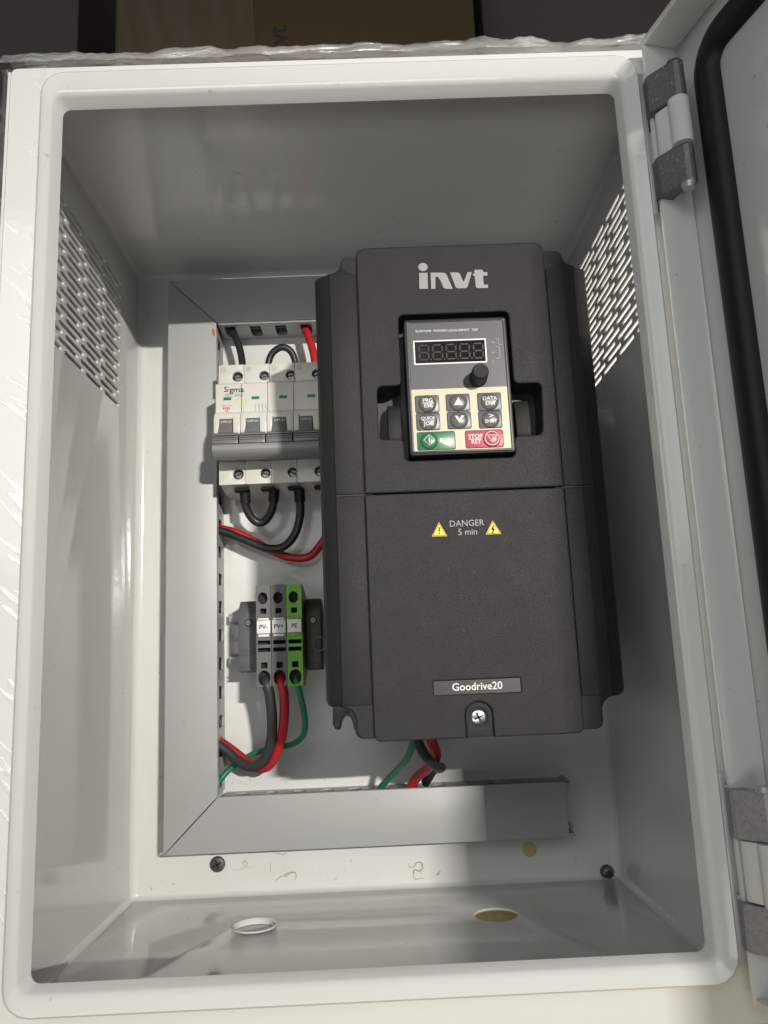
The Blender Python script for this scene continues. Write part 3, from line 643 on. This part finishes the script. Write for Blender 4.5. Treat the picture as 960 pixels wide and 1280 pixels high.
def bottom_round(x0, x1, z0, z1, r):
    o = []
    for cx_, a in ((x0+r, 180), (x1-r, 270)):
        for k in range(6): t = math.radians(a + 90*k/5); o.append((cx_ + r*math.cos(t), z0+r + r*math.sin(t)))
    return o + [(x1, z1), (x0, z1)]
br = bottom_round(CL, CR, -39.2, 85.5, 3.5)
lco = br[:6] + [(42.5, -39.2)] + tab[1:-1] + [(56.5, -39.2)] + br[6:]
lc = plate(lco, [rr(27.6, -18.0, 71.3, -11.0, .3, 1)], CY, 12, 'xz', 0.7).build('lower_cover', BLACKP, DRV, smooth=20)
plate([(42.9, -39.0), (42.9, -28.2)] + [(49.5 - 6.6*math.cos(math.radians(t)), -28.2 + 6.0*math.sin(math.radians(t))) for t in range(15, 180, 15)] + [(56.1, -28.2), (56.1, -39.0)], [disc(49.3, -29.4, 4.6)], CY+0.7, 11, 'xz', 0.4).build('screw_tab', BLACKP, lc)
b = MB(); b.box(27.7, 71.2, CY+0.5, CY+3, -17.9, -11.1); npl = b.build('nameplate', BLACKS, lc)
text('Goodrive20', 5.2, 49.5, CY+0.48, -14.5, WHITEINK, npl, bold=0.012, wide=1.0)
phillips(49.3, CY+3.2, -29.4, 4.0, STEEL, DRV, h=2.6, label='bright cross screw at the foot of the cover')
# wing seams: joint between upper and lower side strips
b = MB()
b.prism([(-18.0, 86.2), (-18.0, 85.5), (CL-0.6, 85.5), (CL-0.6, 86.2)], 406.2, 408, 'xz'); b.prism([(CR+0.6, 85.5), (117.2, 85.5), (117.2, 86.2), (CR+0.6, 86.2)], 406.2, 408, 'xz')
b.build('joint', BLACKINK, DRV)
# raised side strips flanking the covers
for x0, x1 in ((-18.2, CL-0.55), (CR+0.55, 117.4)):
    for z0, z1 in ((86.4, 210.4), (-21.2, 85.3)):
        MB().box(x0, x1, 405.7, 409, z0, z1, 0.5).build('side_strip', BLACKP, DRV)
# mounting ear below the left shoulder
ear = [(q.x, q.z) for q in (at(px_, py_, 522) for px_, py_ in ((416,878),(416,904),(418,910),(422,912.5),(426,911),(428,902),(431,896),(435,894),(439,897),(441.5,905),(443,912),(448,915),(455,915),(455,878)))]
MB().prism(ear, 520, 524, 'xz', 0.6).build('mounting_ear', BLACKS, DRV)
MB().prism([(99.6-x, z) for x, z in ear], 520, 524, 'xz', 0.6).build('mounting_ear', BLACKS, DRV)
# logo
def L4(x, y): p = at(500 + x/6.857, 310 + y/6.857, CY); return (p.x, p.z)
lg = [[(164,214),(236,213),(240,350),(166,350)], [(262,212),(300,212),(304,246),(303,350),(268,350)], [(300,212),(372,212),(392,219),(404,240),(350,285),(332,256),(320,246),(304,246)], [(404,240),(452,350),(392,350),(372,340),(350,285)],
      [(428,210),(492,210),(512,220),(522,244),(545,294),(535,345),(498,347),(478,336)], [(545,294),(580,207),(616,207),(580,330),(566,345),(535,345)],
      [(636,192),(646,187),(700,186),(711,193),(712,238),(640,238)], [(712,207),(748,207),(748,238),(712,238)], [(622,238),(632,215),(640,215),(640,238)], [(640,238),(712,238),(717,308),(722,316),(700,344),(664,345),(650,332)], [(722,316),(755,315),(755,343),(700,344)]]
flat([[L4(*p) for p in poly] for poly in lg] + [[L4(197+40*math.cos(t*math.pi/12), 164+35*math.sin(t*math.pi/12)) for t in range(24)]], CY-0.01, SILVERINK, uc, 'logo', 0.1)
# warning print
def L5(x, y): p = at(520 + x/6.857, 640 + y/6.857, CY); return (p.x, p.z)
for tri, sym in (([(135,210),(268,207),(197,88)], 0), ([(598,193),(732,187),(656,72)], 1)):
    T = [L5(*p) for p in tri]; tr = flat([T], CY-0.01, YELLOW, lc, 'warning_triangle', 0.1)
    flat(outline([(p[0] + (sum(q[0] for q in T)/3-p[0])*.1, p[1] + (sum(q[1] for q in T)/3-p[1])*.1) for p in T], .12), CY-0.12, BLACKINK, tr, 'border', 0.03)
    if not sym: a, c = L5(199,135), L5(200,165); d = L5(200.5,182); flat(stroke([a, c], .7)+[disc(d[0], d[1], .42, 8)], CY-0.12, BLACKINK, tr, 'symbol', 0.03)
    else: flat(stroke([L5(664,118), L5(650,148), L5(667,145), L5(655,180)], .7), CY-0.12, BLACKINK, tr, 'symbol', 0.03)
p = L5(434, 98); text('DANGER', 4.6, p[0], CY-0.01, p[1], SILVERINK, lc, wide=.98, bold=-0.002, rot=math.radians(0))
p = L5(443, 172); text('5 min', 4.7, p[0], CY-0.01, p[1], SILVERINK, lc, wide=.96)
# keypad
KY = 402.6
def K(x, y, Y=KY): p = at(490 + x/5.647, 380 + y/5.647, Y); return (p.x, p.z)
kx0, kx1, kz0, kz1 = 21.6, 77.2, 105.2, 181.3
b = MB(); b.prism(rr(kx0, kz0, kx1, kz1, 1.8), KY+0.6, 424, 'xz', 0.8); kp = b.build('keypad', BLACKS, DRV, label='hand-held style keypad with display, knob and keys')
plate(rr(kx0+.9, kz0+.9, kx1-.9, kz1-.9, 1.4), [rr(kx0+2.1, kz0+2.1, kx1-2.1, kz1-2.1, .6)], KY, 0.7, 'xz', 0.2).build('bezel', BLACKS, kp)
zsplit = K(460, 592)[1]
x0, x1 = kx0+2.2, kx1-2.2
MB().box(x0, x1, KY+0.35, KY+0.62, zsplit, kz1-2.2).build('upper_film', KEYPANEL, kp)
MB().box(x0, x1, KY+0.35, KY+0.62, kz0+2.2, zsplit-0.02).build('lower_film', BEIGE, kp)
FY = KY+0.34
a, c = K(150, 258), K(664, 412); dx0, dz1, dx1, dz0 = K(148,256)[0], K(405,250)[1], K(668,330)[0], K(415,420)[1]
plate(rr(dx0, dz0, dx1, dz1, .2, 1), [rr(dx0+.75, dz0+.75, dx1-.75, dz1-.75, .1, 1)], FY-0.12, 0.12, 'xz').build('display_frame', WHITEINK, kp)
MB().box(dx0+.72, dx1-.72, FY-.05, FY, dz0+.72, dz1-.72).build('display', DISPLAY, kp)
seg = []
for k in range(5):
    w, h, t = 5.0, 8.2, .75; gx = dx0 + 3.0 + k*(dx1-dx0-2.6)/5; gz = (dz0+dz1)/2 - h/2
    for hz in (0, h/2, h): seg.append([(gx+.7, gz+hz-t/2), (gx+w-.7, gz+hz-t/2), (gx+w-.35, gz+hz), (gx+w-.7, gz+hz+t/2), (gx+.7, gz+hz+t/2), (gx+.35, gz+hz)])
    for vx in (0, w):
        for vz in (0, h/2): seg.append([(gx+vx-t/2+.1, gz+vz+.65), (gx+vx+t/2+.1, gz+vz+.65), (gx+vx+t/2+.1, gz+vz+h/2-.65), (gx+vx-t/2+.1, gz+vz+h/2-.65)])
    seg.append(disc(gx+w+1.2, gz, .45, 8))
flat(seg, FY-.05, SEGMENT, kp, 'digit', 0.04)
for s, px in (('RUN/TUNE', 222), ('FWD/REV', 340), ('LOCAL/REMOT', 470), ('TRIP', 585)):
    p = K(px, 190 - (px-222)*.028); text(s, 1.75, p[0], FY, p[1], WHITEINK, kp, thick=.06)
for s, y in (('Hz', 268), ('A', 340), ('V', 407)): p = K(716, y); text(s, 1.9, p[0], FY, p[1], SILVERINK, kp, thick=.06)
flat(stroke([K(735,243), K(752,243), K(754,285), K(775,283)], .28) + stroke([K(738,300), K(758,299), K(764,380), K(738,383)], .28), FY, SILVERINK, kp, 'symbol', .06)
p = K(608, 524)
b = MB(); b.revolve((p[0], FY, p[1]), [(4.9, 0), (4.8, 1.0), (4.55, 1.2), (4.15, 11.0), (3.8, 11.5), (0.05, 11.5)], 30)
for k in range(24):
    t = k*math.pi/12; b.cyl((p[0]+4.5*math.cos(t), FY-1.4, p[1]+4.5*math.sin(t)), (p[0]+4.15*math.cos(t), FY-10.6, p[1]+4.15*math.sin(t)), .28, seg=6)
b.build('knob', BLACKP, kp)
def key(x0, y0, x1, y1, m, dome, inks=(), polys=(), name='key'):
    a = K(x0, y0); c = K(x1, y1); b = MB()
    b.prism(rr(a[0], c[1], c[0], a[1], .9), FY-.32, FY+.01, 'xz', 0.12)
    d = K(*dome); R_ = 4.85 if m is KEYGREY else 4.7
    b.revolve((d[0], FY-.3, d[1]), [(R_*math.cos(t), 1.5*math.sin(t)) for t in [k*math.pi/2/6*.99 for k in range(7)]], 26)
    o = b.build(name, m, kp, smooth=50)
    def hgt(u, v):
        q_ = 1 - ((u-d[0])**2 + (v-d[1])**2)/R_**2
        return FY - .46 - (1.5*math.sqrt(q_) if q_ > 0 else 0)
    b = MB()
    b.prism(rr(a[0]-.28, c[1]-.28, c[0]+.28, a[1]+.28, 1.1), FY-.06, FY+.0, 'xz'); b.build('key_surround', BLACKINK, kp)
    for s, x, y, sz, dep in inks:
        p_ = K(x, y); text(s, sz, p_[0], FY, p_[1], WHITEINK, kp, name='key_legend', bold=.016, thick=.14, drape=hgt)
    if polys:
        b = MB()
        for pl in polys:
            q_ = []                                   # subdivide so that the print follows the dome
            for (u0, v0), (u1, v1) in zip(pl, pl[1:]+pl[:1]): q_ += [(u0+(u1-u0)*k/4, v0+(v1-v0)*k/4) for k in range(4)]
            b.add([V(u, hgt(u, v)-.28, v) for u, v in q_], [tuple(range(len(q_)))])
        bmesh.ops.triangulate(b.bm, faces=b.bm.faces[:])
        b.build('key_symbol', WHITEINK, kp, smooth=0)
    return o
key(163, 650, 333, 761, KEYGREY, (250, 704), [('PRG', 250, 687, 3.0, 1.35), ('ESC', 256, 723, 3.0, 1.3)], stroke([K(216,707), K(292,703)], .3))
key(380, 640, 551, 749, KEYGREY, (467, 695), (), [[K(435,722), K(466,664), K(500,719), K(482,718), K(467,700), K(452,720)]])
key(602, 631, 773, 745, KEYGREY, (690, 688), [('DATA', 688, 671, 2.9, 1.35), ('ENT', 694, 707, 3.0, 1.3)], stroke([K(656,690), K(730,686)], .3))
key(171, 774, 339, 885, KEYGREY, (256, 830), [('QUICK', 254, 812, 2.5, 1.35), ('JOG', 260, 850, 3.0, 1.3)], stroke([K(220,832), K(298,828)], .3))
key(389, 764, 560, 875, KEYGREY, (474, 820), (), [[K(440,795), K(458,795), K(474,816), K(491,793), K(508,792), K(475,848)]])
key(610, 757, 778, 870, KEYGREY, (695, 814), [('SHIFT', 697, 832, 2.6, 1.35)], stroke([K(680,785), K(712,793), K(682,804)], .4))
gp = [K(261,927), K(303,965), K(264,1005), K(220,966)]
key(178, 908, 448, 1022, KEYGREEN, (262, 966), [('RUN', 381, 963, 3.2, .34)], outline(gp, .13) + stroke([K(262,948), K(263,984)], .6))
sc_ = K(704, 951); tg_ = [K(668,930), K(740,928), K(706,985)]
key(517, 896, 788, 1006, KEYRED, (704, 951), [('STOP', 588, 935, 3.1, .34), ('RST', 594, 974, 3.1, .34)], ring(sc_[0], sc_[1], 3.9, .45) + outline(tg_, .2))
flat(stroke([K(545,955), K(628,951)], .3), FY-.36, WHITEINK, kp, 'key_symbol', .05)

# ------------------------------------------------------------------ stretch film round the cabinet
def film(fn, nu, nv, name, m, lab):
    b = MB(); vs = [[b.bm.verts.new(V(*fn(i/nu, j/nv))) for j in range(nv+1)] for i in range(nu+1)]
    for i in range(nu):
        for j in range(nv): b.bm.faces.new((vs[i][j], vs[i+1][j], vs[i+1][j+1], vs[i][j+1]))
    o = b.build(name, m, None, smooth=180); tag(o, lab, 'film'); return o
def nz(x, y, z=0): return noise.noise(Vector((x, y, z)))
def ftop(u, v):
    v = v*v*v; x = -178 + 338*u; y = 351 + v*220
    e = 9.0 + 4.0*nz(x*.022, 2) + 1.8*nz(x*.07, 7) + .6*nz(x*.3, y*.02, 3)
    z = 302.9 + max(1.0, e)*math.sin(min(1, v*40)*math.pi/2 + .05) + (.8*nz(x*.05, y*.15, 1))
    return (x, y + 1.2*nz(x*.2, v*5, 1) + 1.5*nz(x*.06, z*.1, 9), z)
film(ftop, 180, 26, 'stretch_film', FILMT, 'crinkled clear film bunched along the top edge of the cabinet')
CREASES = [(random.uniform(-150, 300), random.uniform(.5, 1.3), random.uniform(1.6, 3.2), random.uniform(.4, 1.3)) for _ in range(46)]
def fleft(u, v):
    z = -150 + 452*u
    if v < .35: t = v/.35; x = -154.5 - 22.5*t; y = 352.5 + 2.5*t
    else: t = (v-.35)/.65; x = -177.8 - .8*math.sin(t*3); y = 355.5 + 28*t
    cr = 0.0
    for z1_, sl_, w_, a_ in CREASES: cr += a_*max(0.0, 1 - abs(z - z1_ + sl_*(x + 166) + 2*nz(z*.05, z1_))/w_)
    k = cr + .7*nz(z*.03 + x*.06, v*2, 2) + .35*nz(z*.1 + x*.2, v*4, 5)
    return (x - abs(k)*(v >= .35)*1.2 , y - (abs(k)*1.1 if v < .4 else 0), z)
film(fleft, 460, 40, 'stretch_film', FILM, 'clear film with diagonal creases over the left edge of the cabinet')
def fright(u, v):
    z = -150 + 452*u; y = 362 + 210*v
    return (163.4 + 1.2*abs(nz(z*.05, y*.04, 4)) + .5*abs(nz(z*.2, y*.1)), y, z)
film(fright, 120, 30, 'stretch_film', FILMR, 'opaque white film over the right wall of the cabinet, made dense to brighten its slots')
def fback(u, v):
    x = -285 + 165*u; z = 640 + 340*v
    return (x + 14*nz(z*.01, 3), 838 + 6*nz(x*.02, z*.006) + 3*nz(x*.07, z*.02, 2), z)
film(fback, 90, 30, 'stretch_film', FILMB, 'loose clear film hanging on the brown carton behind the cabinet')
